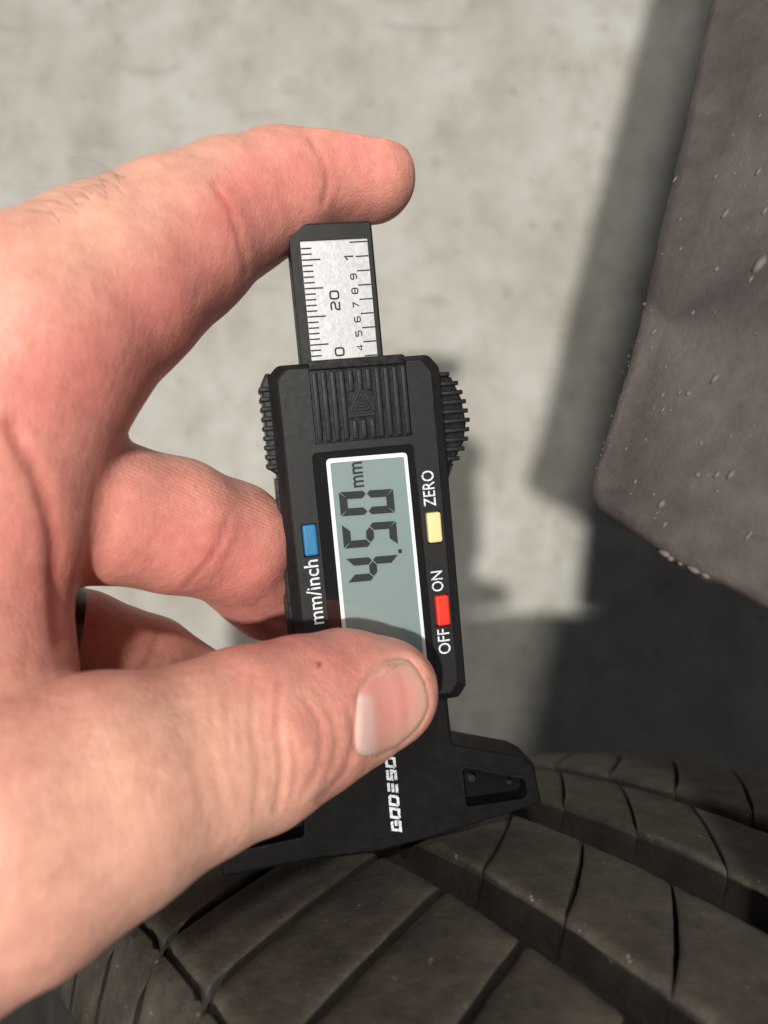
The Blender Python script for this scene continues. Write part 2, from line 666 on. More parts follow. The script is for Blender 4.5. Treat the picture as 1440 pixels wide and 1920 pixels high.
# carcass: the body of the tyre under the blocks, with both sidewalls
prof = []
for v in np.linspace(-110 * s_, 44 * s_, 60):
    base = -6.0
    prof.append((v, RT - v * v / (2 * RC) + base))
vn = 44 * s_
rn = RT - vn * vn / (2 * RC) - 6.0
near_side = [(vn + 1.5, rn + 1.5), (vn + 4, rn - 1.5), (vn + 6.5, rn - 7), (vn + 9.5, rn - 16), (vn + 12, rn - 28), (vn + 13.5, rn - 45), (vn + 11, rn - 62), (vn + 4, rn - 78), (vn - 4, rn - 84)]
vf = -110 * s_
rf = RT - vf * vf / (2 * RC) - 6.0
far_side = [(vf + 4, rf - 84 + 4), (vf - 4, rf - 76), (vf - 11, rf - 60), (vf - 13, rf - 43), (vf - 11, rf - 26), (vf - 7, rf - 12), (vf - 3, rf - 3)]
prof = far_side + prof + near_side
na = 150
V, F = [], []
for i in range(na):
    a = 2 * math.pi * i / na
    for v, r in prof:
        V.append((r * math.sin(a) * MM, r * math.cos(a) * MM, v * MM))
m_ = len(prof)
for i in range(na):
    for j in range(m_ - 1):
        a = i * m_ + j
        b = ((i + 1) % na) * m_ + j
        F.append((a, b, b + 1, a + 1))
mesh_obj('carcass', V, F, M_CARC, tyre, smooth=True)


# shoulder lugs that run from the near tread blocks down the sidewall
def lug_mesh(seed):
    bm = bmesh.new()
    g = ribs[0][2]
    rows = []
    NU = 8
    for (vv, h) in ((43.9 * s_, -1.6), (44.7 * s_, -1.0), (46.0 * s_, -1.7), (47.5 * s_, -3.6), (49.0 * s_, -6.6), (51.0 * s_, -11.0), (53 * s_, -17)):
        ul = g(43 * s_) + (vv - 43 * s_) * 0.3 + 1.6
        ur = ul + PITCH - 3.2
        row = []
        for k in range(NU + 1):
            u = ul + (ur - ul) * k / NU
            nz = .45 * mnoise.noise(Vector((u * .35, vv * .5, seed)))
            row.append((u + (.4 * mnoise.noise(Vector((vv * .6, k, 3))) if k in (0, NU) else 0), vv + nz, h + nz - (.7 if k in (0, NU) else 0)))
        rows.append(row)
    top = [[bm.verts.new(tp(*p)) for p in r] for r in rows]
    bot = [[bm.verts.new(tp(p[0], p[1] - 2.5, p[2] - 5)) for p in r] for r in rows]
    for j in range(len(rows) - 1):
        for i in range(NU):
            bm.faces.new((top[j][i], top[j][i + 1], top[j + 1][i + 1], top[j + 1][i]))
        bm.faces.new((top[j][0], top[j + 1][0], bot[j + 1][0], bot[j][0]))
        bm.faces.new((top[j][NU], bot[j][NU], bot[j + 1][NU], top[j + 1][NU]))
    for i in range(NU):
        bm.faces.new((top[-1][i], top[-1][i + 1], bot[-1][i + 1], bot[-1][i]))
        bm.faces.new((top[0][i + 1], top[0][i], bot[0][i], bot[0][i + 1]))
    bmesh.ops.recalc_face_normals(bm, faces=bm.faces)
    me = bpy.data.meshes.new('shoulder_lug')
    bm.to_mesh(me)
    bm.free()
    me.materials.append(M_TREAD)
    me.polygons.foreach_set('use_smooth', [True] * len(me.polygons))
    me.set_sharp_from_angle(angle=math.radians(40))
    return me


lug = lug_mesh(3)
for k in range(-10, 14):
    o = link(bpy.data.objects.new('shoulder_lug', lug), tyre)
    o.rotation_euler = (0, 0, -(ribs[0][6] * s_ + k * PITCH) / RT)

# ------------------------------------------------------------------ mud flap
fA, fB, fC = pt(1330, 0, 131), pt(1105, 935, 124.5), pt(1440, 1142, 106.2)
fn = np.cross(fA - fB, fC - fB)
fn /= np.linalg.norm(fn)
if fn[2] < 0:
    fn = -fn


def on_flap(px, py, h=0.0):
    r = pt(px, py, 1.0)
    t = ((fB + fn * h) @ fn) / (r @ fn)
    return r * t


outline = [(2330, -3600), (1690, -1450), (1395, -250), (1368, -140), (1330, 0), (1305, 110), (1278, 240), (1248, 360), (1222, 480), (1196, 600), (1172, 690), (1150, 760), (1132, 820), (1116, 868),
           (1104, 905), (1106, 934), (1120, 955), (1152, 976), (1196, 1004), (1236, 1033), (1256, 1050), (1285, 1066), (1312, 1083), (1345, 1090), (1390, 1115), (1440, 1142),
           (1530, 1196), (1545, 1206), (1535, 1500), (1525, 1830), (1700, 1930), (2000, 2070), (2300, 2230), (2600, 2390), (3000, 2620), (4000, 3230), (8000, 5900), (8000, -3600)]  # unseen lower and right reach of the flap, added to shade the floor
dense = []
for i in range(len(outline)):
    a, b = np.array(outline[i], float), np.array(outline[(i + 1) % len(outline)], float)
    n = max(1, int(np.linalg.norm(b - a) / 14)) if 2 <= i < 28 else 1
    for k in range(n):
        p = a + (b - a) * k / n
        if 2 <= i < 28:
            p = p + np.array([mnoise.noise(Vector((p[0] * .05, p[1] * .05, 1))), mnoise.noise(Vector((p[0] * .05, p[1] * .05, 7)))]) * 3.2
        dense.append(p)
flap = link(bpy.data.objects.new('mud_flap', None))
flap.location = W(on_flap(1250, 600))
tag(flap, 'dusty dark rubber mud flap hanging at the right edge', 'mud flap')
FL = flap.location.copy()
bm = bmesh.new()
cen = np.array([1560, 500.0])
rings = []
for inpx, h in ((0, -5.5), (-2, -2.5), (2, -0.9), (10, -0.15), (24, 0.0)):
    ring = []
    for p in dense:
        q = p + (cen - p) / np.linalg.norm(cen - p) * inpx
        X = W(on_flap(q[0], q[1], 0.0)) + Vector(fn) * (h * MM) - FL
        ring.append(tuple(X / MM))
    rings.append(ring)
loft(bm, rings)
sheet = bm_obj('rubber_sheet', bm, M_FLAP, flap, smooth=True, sharp=60)
for p in sheet.data.polygons:
    if len(p.vertices) > 8:
        p.use_smooth = False
# splashed mud drops
bm = bmesh.new()
rng = random.Random(5)
t_up = on_flap(1330, 300) - on_flap(1250, 420)
t_up /= np.linalg.norm(t_up)
t_sd = np.cross(fn, t_up)
drops = []
for k in range(85):
    x = rng.uniform(1120, 1480)
    y = rng.uniform(200, 1130)
    # left border and bottom border of the flap
    xb = np.interp(y, [0, 480, 760, 905], [1330, 1222, 1150, 1104]) if y < 905 else 1104
    yb = np.interp(x, [1104, 1236, 1440, 1530], [920, 1030, 1140, 1195])
    if x < xb + 8 or y > yb - 8:
        continue
    big = (x - 1100) / 350
    r = rng.uniform(0.12, 0.28) + 0.28 * max(0, big) * rng.random() ** 2
    drops.append((x, y, r, rng.uniform(0.9, 2.6) if r > 0.28 else rng.uniform(0.9, 1.4)))
drops += [(1246, 1038, .55, 2.2, 1), (1257, 1047, 0.5, 1.3, 1), (1300, 1068, 0.5, 2.6, 1), (1322, 1079, 0.42, 2.2, 1), (1275, 1057, .3, 1.5, 1), (1424, 495, 0.9, 2.2), (1290, 738, 0.55, 1.1), (1340, 710, 0.5, 2.4), (1370, 890, 0.5, 2.2), (1240, 945, 0.6, 1.6), (1360, 400, 0.5, 2.6), (1343, 505, 0.5, 1.1), (1208, 570, 0.32, 1), (1308, 890, 0.5, 1)]
for i in range(36):
    y = rng.uniform(640, 930)
    xb = np.interp(y, [480, 760, 905], [1222, 1150, 1104])
    drops.append((xb + rng.expovariate(1 / 22) + 2, y, rng.uniform(0.08, 0.2), 1.1))
e_up = on_flap(1320, 1078) - on_flap(1250, 1040)
e_up /= np.linalg.norm(e_up)
e_sd = np.cross(fn, e_up)
for x, y, r, el, *along in drops:
    c = W(on_flap(x, y, 0.0)) - FL
    ua, sa = (e_up, e_sd) if along else (t_up, t_sd)
    mtx = Matrix([[ua[i] * r * el * MM, sa[i] * r * MM, fn[i] * r * 0.4 * MM] for i in range(3)]).to_4x4()
    mtx.translation = c
    bmesh.ops.create_icosphere(bm, subdivisions=1, radius=1.0, matrix=mtx)
o = bm_obj('mud_drops', bm, M_DROP, flap, smooth=True, sharp=180)
tag(o, kind='stuff')

# ------------------------------------------------------------------ depth gauge
GX = np.array([0.97886046, 0.1080672, -0.17364818])
GY = np.array([-0.0894901, 0.98972874, 0.1114834])
GN = np.array([0.18391229, -0.0935869, 0.97847727])
GO = pt(690, 1000, 131.0)
gauge = link(bpy.data.objects.new('depth_gauge', None))
Mg = Matrix([[GX[i], GY[i], GN[i]] for i in range(3)]).to_4x4()
Mg.translation = W(GO)
gauge.matrix_world = Mg
tag(gauge, 'black digital tread depth gauge reading 4.50 mm held upright on the tyre', 'depth gauge')

# housing
outer = round_poly([(-14.0, -31.6), (13.9, -31.6), (15.45, -29.6), (15.2, 27.0), (13.4, 29.25), (-12.3, 29.25), (-14.0, 27.6)],
                   [0.6, 0.7, 0.7, 1.2, 1.4, 1.6, 1.6], 3)


def chamfer_in(poly, l, r, t, b):
    xs = [p[0] for p in poly]
    ys = [p[1] for p in poly]
    x0, x1, y0, y1 = min(xs), max(xs), min(ys), max(ys)
    out = []
    for x, y in poly:
        sx = (x - x0) / (x1 - x0)
        sy = (y - y0) / (y1 - y0)
        out.append((x + l * (1 - sx) - r * sx, y + b * (1 - sy) - t * sy))
    return out


bm = bmesh.new()
rings = [[(x, y, -12.0) for x, y in chamfer_in(outer, .6, .6, .5, .5)], [(x, y, -11.0) for x, y in outer], [(x, y, -1.6) for x, y in outer]]
for l, z in ((0.35, -1.25), (1.25, -0.18), (1.5, 0.0)):
    rings.append([(x, y, z) for x, y in chamfer_in(outer, l * 1.05, l * 1.3, l * 0.62, l * 1.1)])
loft(bm, rings)
housing = bm_obj('housing', bm, M_BLACK, gauge)
win = round_poly([(-8.2, -27.6), (9.75, -27.6), (9.35, 14.45), (-8.2, 14.45)], [1, 1, 1.1, 1.1], 4)
cuts = [slab(win, -0.55, 2.0)]
BTN = {'blue': (-11.05, -2.68, -8.7, 2.62, M_BLUE), 'cream': (10.4, -2.9, 12.85, 2.35, M_CREAM), 'red': (10.68, -17.68, 13.08, -12.3, M_RED)}
for k, (x0, y0, x1, y1, m_) in BTN.items():
    cuts.append(slab(rect(x0 - .16, y0 - .2, x1 + .1, y1 + .18, .3), -1.6, 2.0))
cuts.append(slab([(-7.35, 15.75), (9.1, 15.75), (9.1, 29.9), (-7.35, 29.9)], -0.62, 2.0))
boolean_cut(housing, cuts)
housing.data.materials.clear()
housing.data.materials.append(M_BLACK)

# buttons
for k, (x0, y0, x1, y1, m_) in BTN.items():
    bp = rect(x0, y0, x1, y1, .45, 4)
    bm = loft(bmesh.new(), [[(x, y, z) for x, y in inset(bp, q)] for q, z in ((0, -1.5), (0, .28), (.05, .44), (.13, .54), (.25, .61), (.40, .64))])
    o = bm_obj('button', bm, m_, gauge, smooth=True, sharp=60)
    for p in o.data.polygons:
        if len(p.vertices) > 8:
            p.use_smooth = False
    tag(o, {'blue': 'blue button above the mm/inch lettering', 'cream': 'cream button below the ZERO lettering', 'red': 'red button between OFF and ON'}[k])

# battery cover with ridges and arrow
bm = slab(rect(-7.3, 15.85, 9.05, 29.45, .2), -3.0, -0.35, 0.08, 1)
cover = bm_obj('battery_cover', bm, M_BLACK2, gauge)
bm = slab([(-7.3, 27.9), (9.0, 27.9), (8.6, 29.55), (-7.3, 29.55)], -1.2, 0.14, 0.25, 2)
bm_obj('cover_lip', bm, M_BLACK2, cover)
NR = 11
tri_c, tri_t, tri_b, tri_w = 0.98, 23.55, 20.0, 1.85


def ridge(x, ya, yb):
    bm = slab(rect(x - .44, ya, x + .44, yb, .18, 2), -0.6, 0.12, 0.14, 2)
    bm_obj('ridge', bm, M_BLACK, cover, smooth=True, sharp=50)


for i in range(NR):
    x = -6.5 + i * 1.505
    if abs(x - tri_c) < 1.0:
        ridge(x, 23.9 + (1.2 - abs(x - tri_c)) * 0.0, 27.6)
        ridge(x, 16.15, 19.2)
    elif abs(x - tri_c) < 2.4:
        xx = x
        ridge(xx, 22.2 if abs(x - tri_c) < 2 else 20, 27.6) if False else ridge(xx, 16.15, 27.6) if abs(x - tri_c) > 2.2 else (ridge(xx, 24.0, 27.6), ridge(xx, 16.15, 19.3))
    else:
        ridge(x, 16.15, 27.6)
# sloping rims around the arrow
bm = bmesh.new()
ribbon(bm, [(tri_c - 2.05, 20.6), (tri_c - 0.35, 24.0), (tri_c + 0.35, 24.0), (tri_c + 2.1, 20.6)], 0.42, -0.6, 0.10)
bm_obj('arrow_rim', bm, M_BLACK, cover)
bm = bmesh.new()
ribbon(bm, [(tri_c - tri_w, tri_b), (tri_c + tri_w, tri_b), (tri_c, tri_t)], 0.36, -0.6, 0.16, True)
for k in range(5):
    y = tri_b + .45 + k * .5
    hw = tri_w * (1 - (y - tri_b) / (tri_t - tri_b)) - .25
    if hw > .2:
        ribbon(bm, [(tri_c - hw, y), (tri_c + hw, y)], 0.26, -0.6, -0.02)
bm_obj('arrow_mark', bm, M_BLACK, cover)

# screen
bm = slab(inset(win, .04), -1.2, -0.42)
surround = bm_obj('screen_surround', bm, M_GLOSSBLK, gauge)
fr = round_poly([(-5.95, -24.4), (8.42, -24.4), (7.98, 13.05), (-5.9, 13.25)], .8, 4)
fr_in = round_poly([(-5.3, -23.7), (7.82, -23.7), (7.42, 12.35), (-5.25, 12.5)], .35, 4)
bm = bmesh.new()
zt, zb = -0.20, -0.44
A = [bm.verts.new((x * MM, y * MM, zt * MM)) for x, y in fr]
B = [bm.verts.new((x * MM, y * MM, zt * MM)) for x, y in fr_in]
A2 = [bm.verts.new((x * MM, y * MM, zb * MM)) for x, y in fr]
B2 = [bm.verts.new((x * MM, y * MM, zb * MM)) for x, y in fr_in]
n = len(fr)
for i in range(n):
    j = (i + 1) % n
    bm.faces.new((A[i], A[j], B[j], B[i]))
    bm.faces.new((A2[i], A2[j], A[j], A[i]))
    bm.faces.new((B[i], B[j], B2[j], B2[i]))
bm_obj('screen_frame', bm, M_WHITE, surround)
bm = slab(inset(fr_in, .01), -0.43, -0.38)
lcd = bm_obj('screen_panel', bm, M_LCD, surround)


def digit(segs, y0, w=4.1, bx=5.05, h=9.35, t=1.32):
    """seven-segment figure; baseline at x=bx, growing towards -x, width along +y"""
    def P(u, v):
        return (bx - v, y0 + u + 0.04 * v)
    g = .10
    c = t / 2
    m = h / 2
    k = .5
    shapes = {
        'a': [(g, h), (w - g, h), (w - t - g + .25, h - t), (t + g - .25, h - t)],
        'd': [(t + g - .25, t), (w - t - g + .25, t), (w - g, 0), (g, 0)],
        'g': [(c + g, m), (t + g, m + c), (w - t - g, m + c), (w - c - g, m), (w - t - g, m - c), (t + g, m - c)],
        'f': [(0, h - g - .1), (t - .05, h - t - g), (t - .05, m + c + g), (c - .1, m + g), (0, m + g + k)],
        'b': [(w, h - g - .1), (w, m + g + k), (w - c + .1, m + g), (w - t + .05, m + c + g), (w - t + .05, h - t - g)],
        'e': [(0, g + .1), (0, m - g - k), (c - .1, m - g), (t - .05, m - c - g), (t - .05, t + g)],
        'c': [(w, g + .1), (w - t + .05, t + g), (w - t + .05, m - c - g), (w - c + .1, m - g), (w, m - g - k)],
    }
    bm = bmesh.new()
    for s in segs:
        poly = [P(*q) for q in shapes[s]]
        slab(poly, -0.30, -0.22, bm=bm)
    return bm


for name, segs, y0 in (('four', 'fgbc', -8.45), ('five', 'afgcd', -2.55), ('zero', 'abcdef', 3.0)):
    bm_obj('screen_digit', digit(segs, y0), M_SEG, surround)
bm_obj('decimal_point', slab(rect(5.0, -4.1, 5.62, -3.4, .1), -.30, -.22), M_SEG, surround)
text_obj('unit_mark', 'mm', M_SEG, surround, 0.1, 7.95, 12.25, 1.75, -.30, .06, bold=0.012)
pane = bm_obj('clear_pane', slab(inset(win, .03), -0.14, -0.08), M_PANE, gauge)

# printed words on the housing
text_obj('lettering', 'ZERO', M_PRINT, housing, 12.25, 3.4, 9.6, 2.12, 0.004, .02, bold=0.006)
text_obj('lettering', 'ON', M_PRINT, housing, 12.35, -11.55, -7.95, 2.05, 0.004, .02, bold=0.006)
text_obj('lettering', 'OFF', M_PRINT, housing, 12.72, -22.85, -18.35, 2.15, 0.004, .02, bold=0.006)
text_obj('lettering', 'mm/inch', M_PRINT, housing, -8.98, -14.5, -3.4, 2.45, 0.004, .02, xh='x', bold=0.006)

# right thumb wheel: stacked fins on a core
wheel_xy = [(14.6, 27.0), (16.6, 26.6), (18.9, 25.3), (20.4, 21.6), (21.0, 17.2), (20.2, 13.6), (18.4, 10.8), (15.0, 7.2)]


def wheel_x(y):
    ys = [p[1] for p in wheel_xy][::-1]
    xs = [p[0] for p in wheel_xy][::-1]
    return float(np.interp(y, ys, xs))


core = [(14.2, 7.2)] + [(p[0] - .6, p[1]) for p in wheel_xy[::-1]][0:] + [(14.2, 27.0)]
bm = slab(core, -10.6, -5.0, .5, 2, bev_bottom=True)
wheel = bm_obj('thumb_wheel', bm, M_BLACK2, gauge)
for i in range(10):
    y = 25.9 - i * 1.66
    xe = wheel_x(y)
    bm = slab(rect(14.4, y - .40, xe - .05, y + .40, .2, 2), -11.0, -4.4, .2, 2, bev_bottom=True)
    bm_obj('fin', bm, M_BLACK, wheel, smooth=True, sharp=50)
bm = slab([(14.3, 5.2), (15.4, 5.2), (17.6, 10.0), (14.3, 10.0)], -10.4, -5.6, .2, 1)
bm_obj('wheel_stay', bm, M_BLACK2, wheel)

# left grip: ribbed rounded side
bm = slab(round_poly([(-15.3, 12.2), (-13.6, 10.8), (-13.6, 28.2), (-14.3, 28.3), (-15.3, 26.4)], [.5, 0, 0, 1.2, 1.0], 3), -10.5, -2.5, .45, 2, bev_bottom=True)
lgrip = bm_obj('side_grip', bm, M_BLACK2, gauge)
for i in range(9):
    y = 25.6 - i * 1.62
    bm = slab(rect(-15.65, y - .42, -13.7, y + .42, .25, 2), -9.6, -2.1, .22, 2, bev_bottom=True)
    bm_obj('grip_rib', bm, M_BLACK, lgrip, smooth=True, sharp=50)
bm = slab([(-14.75, -29), (-13.9, -29), (-13.9, 10.4), (-14.55, 10.4)], -9.4, -3.0, .2, 2, bev_bottom=True)
flange = bm_obj('side_flange', bm, M_BLACK2, gauge)
bm = slab([(-15.3, -29), (-14.2, -29), (-14.2, -10.2), (-14.6, -9.4), (-15.1, -10.6)], -8.6, -3.6, .2, 2, bev_bottom=True)
bm_obj('side_step', bm, M_BLACK2, flange)

# sliding stem with scale
bm = slab(round_poly([(-8.2, -33), (6.15, -33), (6.05, 52.3), (-8.1, 52.3)], [0, 0, .5, .5], 3), -8.3, -3.45, .35, 2)
stem = bm_obj('scale_stem', bm, M_BLACK, gauge)
plate_poly = rect(-6.35, -30, 5.12, 49.5, .1, 1)
boolean_cut(stem, [slab(plate_poly, -3.85, 2)])
stem.data.materials.clear()
stem.data.materials.append(M_BLACK)
plate = bm_obj('scale_plate', slab(rect(-6.3, 24.0, 5.08, 49.45, .1, 1), -4.4, -3.72), M_PLATE, stem)
bm = bmesh.new()
z0, z1 = -3.725, -3.70
mmp = 0.9316
for k in range(24):
    y = 32.40 + 0.05 + (k - 4) * mmp
    if y > 48.9:
        continue
    major = (k - 4) % 5 == 0
    ribbon(bm, [(-6.25, y), (-6.25 + (3.1 if major else 1.75), y)], 0.25, z0, z1)
for k in range(10):
    y = 29.95 + k * 2.3666 + 0.1
    if y > 49.2:
        continue
    ribbon(bm, [(5.05 - (3.05 if k == 8 else 2.2), y - .02), (5.05, y)], 0.23, z0, z1)
bm_obj('scale_ticks', bm, M_INK, plate)


def arc_rect(w, h, r, n=3):
    return round_poly([(0, 0), (w, 0), (w, h), (0, h)], r, n)


def glyph(ch, w, h):
    r = w * .32
    m = h / 2
    q = 3
    if ch == '0':
        return [(arc_rect(w, h, r), True)]
    if ch == '8':
        return [(arc_rect(w, h, r), True), ([(0, m), (w, m)], False)]
    if ch == '6':
        return [([(w, h)] + [(r, h), (r * .3, h - r * .3), (0, h - r)] + [(0, r), (r * .3, r * .3), (r, 0), (w - r, 0), (w - r * .3, r * .3), (w, r), (w, m - r * .3), (w - r * .4, m), (0, m)], False)]
    if ch == '9':
        return [([(0, 0), (w - r, 0), (w - r * .3, r * .3), (w, r), (w, h - r), (w - r * .3, h - r * .3), (w - r, h), (r, h), (r * .3, h - r * .3), (0, h - r), (0, m + r * .3), (r * .4, m), (w, m)], False)]
    if ch == '2':
        return [([(0, h - r * .4), (r * .4, h), (w - r, h), (w - r * .3, h - r * .3), (w, h - r), (w, m + r * .5), (w - r * .6, m), (r * .6, m - r * .1), (0, m - r * .8), (0, 0), (w, 0)], False)]
    if ch == '5':
        return [([(w, h), (0, h), (0, m + .1 * h), (w - r, m + .1 * h), (w - r * .3, m + .1 * h - r * .3), (w, m + .1 * h - r), (w, r), (w - r * .3, r * .3), (w - r, 0), (0, 0)], False)]
    if ch == '4':
        return [([(w * .72, 0), (w * .72, h), (0, h * .3), (w, h * .3)], False)]
    if ch == '7':
        return [([(0, h), (w, h), (w * .3, 0)], False)]
    if ch == '1':
        return [([(0, h * .68), (w * .6, h), (w * .6, 0)], False)]
    return []


def numeral(s, base_x, y0, w, h, gap, sw):
    bm = bmesh.new()
    for k, ch in enumerate(s):
        for line, closed in glyph(ch, w, h):
            P = [(base_x - v, y0 + k * (w + gap) + u) for u, v in line]
            ribbon(bm, P, sw, z0, z1, closed)
    return bm_obj('numeral', bm, M_INK, plate)


numeral('20', -0.68, 38.05, 1.25, 1.42, .55, .30)
numeral('10', -0.68, 28.6, 1.25, 1.42, .55, .30)
for k, ch in enumerate('456789'):
    numeral(ch, 2.68, 31.05 + k * 2.3666, 0.85, 1.0, 0, .21)
numeral('1', 2.45, 46.1, 0.95, 1.45, 0, .28)

# foot with two wings
foot_poly = [(-13.4, -30), (-13.6, -40.8), (-27.0, -45.3), (-29.6, -47), (-31.0, -58.0), (-13.6, -57.7), (-4.0, -58.6), (5.0, -58.0), (12.2, -57.2), (28.6, -55.1),
             (27.7, -47.2), (25.1, -45.3), (12.35, -40.8), (12.1, -30)]
foot_poly = round_poly(foot_poly, [0, 1.5, .8, .8, .5, 2, 3, 3, 2, .6, .9, .9, 1.2, 0], 3)
bm = slab(foot_poly, -10.5, -2.6, .55, 3)
foot = bm_obj('foot', bm, M_FOOT, gauge)
pr_ = round_poly([(13.7, -45.2), (13.9, -53.0), (25.9, -53.4), (25.5, -49.6)], [.8, .9, 1.2, 1.0], 3)
pl_ = [(-2.0 - x, y) for x, y in pr_][::-1]
cutr = slab(pr_, -6.2, 2)
cutl = slab(pl_, -6.2, 2)
boolean_cut(foot, [cutr, cutl])
foot.data.materials.clear()
foot.data.materials.append(M_FOOT)
for pp in (pr_, pl_):
    bm_obj('recess_floor', slab(inset(pp, .02), -6.4, -6.1), M_DARK, foot)  # black plate put in so the lit recess looks shaded
    bm_obj('recess_rim', ribbon(bmesh.new(), inset(pp, -.25), .5, -2.7, -2.42, True), M_BLACK2, foot)
for sx, sy, r in ((15.9, -48.9, .85), (23.2, -50.9, .5), (-17.9, -48.9, .85), (-25.2, -50.9, .5)):
    bm = bmesh.new()
    loft(bm, [[(sx + r * q * math.cos(a), sy + r * q * math.sin(a), z) for a in np.linspace(0, 2 * math.pi, 16, endpoint=False)] for q, z in ((1, -6.4), (1, -4.9), (.8, -4.7), (.45, -4.7), (.35, -4.95))])
    bm_obj('rivet', bm, M_SCREW, foot, smooth=True, sharp=40)

# maker's name on the foot, block strokes with a slant
GL = {
    'G': [[(1.0, 1.0), (0, 1.0), (0, 0), (1, 0), (1, .5), (.5, .5)]],
    'O': [[(0, 0), (1, 0), (1, 1), (0, 1), (0, 0)]],
    'D': [[(0, 0), (.85, 0), (1, .15), (1, .85), (.85, 1), (0, 1), (0, 0)]],
    'E': [[(1, 1), (0, 1)], [(1, .5), (0, .5)], [(1, 0), (0, 0)]],
    'S': [[(1, 1), (0, 1), (0, .5), (1, .5), (1, 0), (0, 0)]],
    'N': [[(0, 0), (0, 1), (1, 1), (1, 0)]],
}
bm = bmesh.new()
for k, ch in enumerate('GODESON'):
    for st in GL[ch]:
        P = [(1.32 - v * 1.45, -55.25 + k * 2.42 + u * 1.62 + v * 0.5) for u, v in st]
        ribbon(bm, P, .5, -2.605, -2.575)
bm_obj('maker_name', bm, M_PRINT, foot)

# measuring pin that sits in the groove
bm = slab(rect(1.8, -63.5, 4.2, -57.5, .3), -9.0, -7.0, .3, 2)
bm_obj('probe_pin', bm, M_SCREW, gauge)


# ------------------------------------------------------------------ hand (one continuous surface from a distance field)
def N(px, py, d, rpx):
    return (*pt(px, py, d), rpx * d / FP)


CH = {
    'index': [N(694, 333, 138.5, 84), N(645, 329, 137.5, 86), N(600, 331, 136, 91), N(520, 360, 133, 111), N(430, 395, 129, 124), N(330, 455, 123, 150), N(200, 540, 116, 182), N(60, 640, 110, 222)],
    'palm': [N(60, 640, 110, 222), N(-5, 800, 108, 212), N(-60, 950, 106, 228), N(-105, 1120, 104, 218), N(-150, 1300, 101, 260)],
    'thumb': [N(718, 1299, 124.3, 104), N(650, 1312, 122, 128), N(560, 1345, 116, 148), N(470, 1385, 110.5, 170), N(350, 1432, 104, 179), N(187, 1492, 97, 226), N(20, 1572, 91, 262), N(-180, 1650, 88, 300)],
    'heel': [N(-150, 1300, 101, 260), N(-260, 1450, 99, 290), N(-180, 1650, 88, 300)],
    'wrist': [N(-260, 1500, 99, 300), N(-560, 1680, 104, 330), N(-900, 1850, 110, 360)],
    'middle': [N(508, 1116, 151, 86), N(432, 1018, 134, 114), N(330, 986, 126, 125), N(200, 960, 119, 134), N(40, 960, 117, 150)],
    'ring': [N(400, 1330, 152, 92), N(275, 1250, 141, 94), N(150, 1212, 133, 104), N(20, 1195, 128, 118), N(-80, 1150, 116, 130)],
    'little': [N(340, 1450, 160, 70), N(230, 1410, 152, 78), N(90, 1390, 142, 86), N(-90, 1340, 120, 120)],
}
CK = {'index': 3.0, 'palm': 4.0, 'thumb': 4.0, 'heel': 4.0, 'wrist': 5.0, 'middle': 2.5, 'ring': 2.5, 'little': 2.5}


def smin(a, b, k):
    h = np.clip(0.5 + 0.5 * (b - a) / k, 0, 1)
    return b + (a - b) * h - k * h * (1 - h)


def chain(P, nodes, k):
    out = None
    for a, b in zip(nodes[:-1], nodes[1:]):
        A, B = np.array(a[:3]), np.array(b[:3])
        ab = B - A
        t = np.clip(((P - A) @ ab) / (ab @ ab), 0, 1)
        d = np.linalg.norm(P - (A + t[:, None] * ab), axis=1) - (a[3] + (b[3] - a[3]) * t)
        out = d if out is None else smin(out, d, k * 0.5)
    return out


def sdf(P):
    P = np.asarray(P, float)
    c = {n: chain(P, nodes, CK[n]) for n, nodes in CH.items()}
    body = smin(c['palm'], c['heel'], 6)
    body = smin(body, c['wrist'], 8)
    b1 = smin(body, c['index'], 2.0)
    b1 = smin(b1, c['thumb'], 2.2)
    f = np.minimum(np.minimum(c['middle'], c['ring']), c['little'])
    fb = smin(body, f, 3.0)
    return np.minimum(b1, smin(b1, f, .8)) if False else np.minimum(b1, fb)


h = 0.62
lo = np.array([-108.0, -92.0, -172.0])
hi = np.array([14.0, 64.0, -58.0])
BS = 12
dims = (np.ceil((hi - lo) / h / BS).astype(int)) * BS + 1
grid = np.full(dims, 9.0, np.float32)
nb = (dims - 1) // BS
bi = np.stack(np.meshgrid(*[np.arange(n) for n in nb], indexing='ij'), -1).reshape(-1, 3)
bc = lo + (bi * BS + BS / 2) * h
dv = sdf(bc)
rad = BS * h * 0.87 + 3.0
loc = np.stack(np.meshgrid(*[np.arange(BS + 1)] * 3, indexing='ij'), -1).reshape(-1, 3)
for b, d in zip(bi, dv):
    s = tuple(slice(b[i] * BS, b[i] * BS + BS + 1) for i in range(3))
    if d > rad:
        continue
    if d < -rad:
        grid[s] = -9.0
        continue
    grid[s] = sdf(lo + (b * BS + loc) * h).reshape(BS + 1, BS + 1, BS + 1)
grid[0], grid[-1], grid[:, 0], grid[:, -1], grid[:, :, 0], grid[:, :, -1] = 9, 9, 9, 9, 9, 9


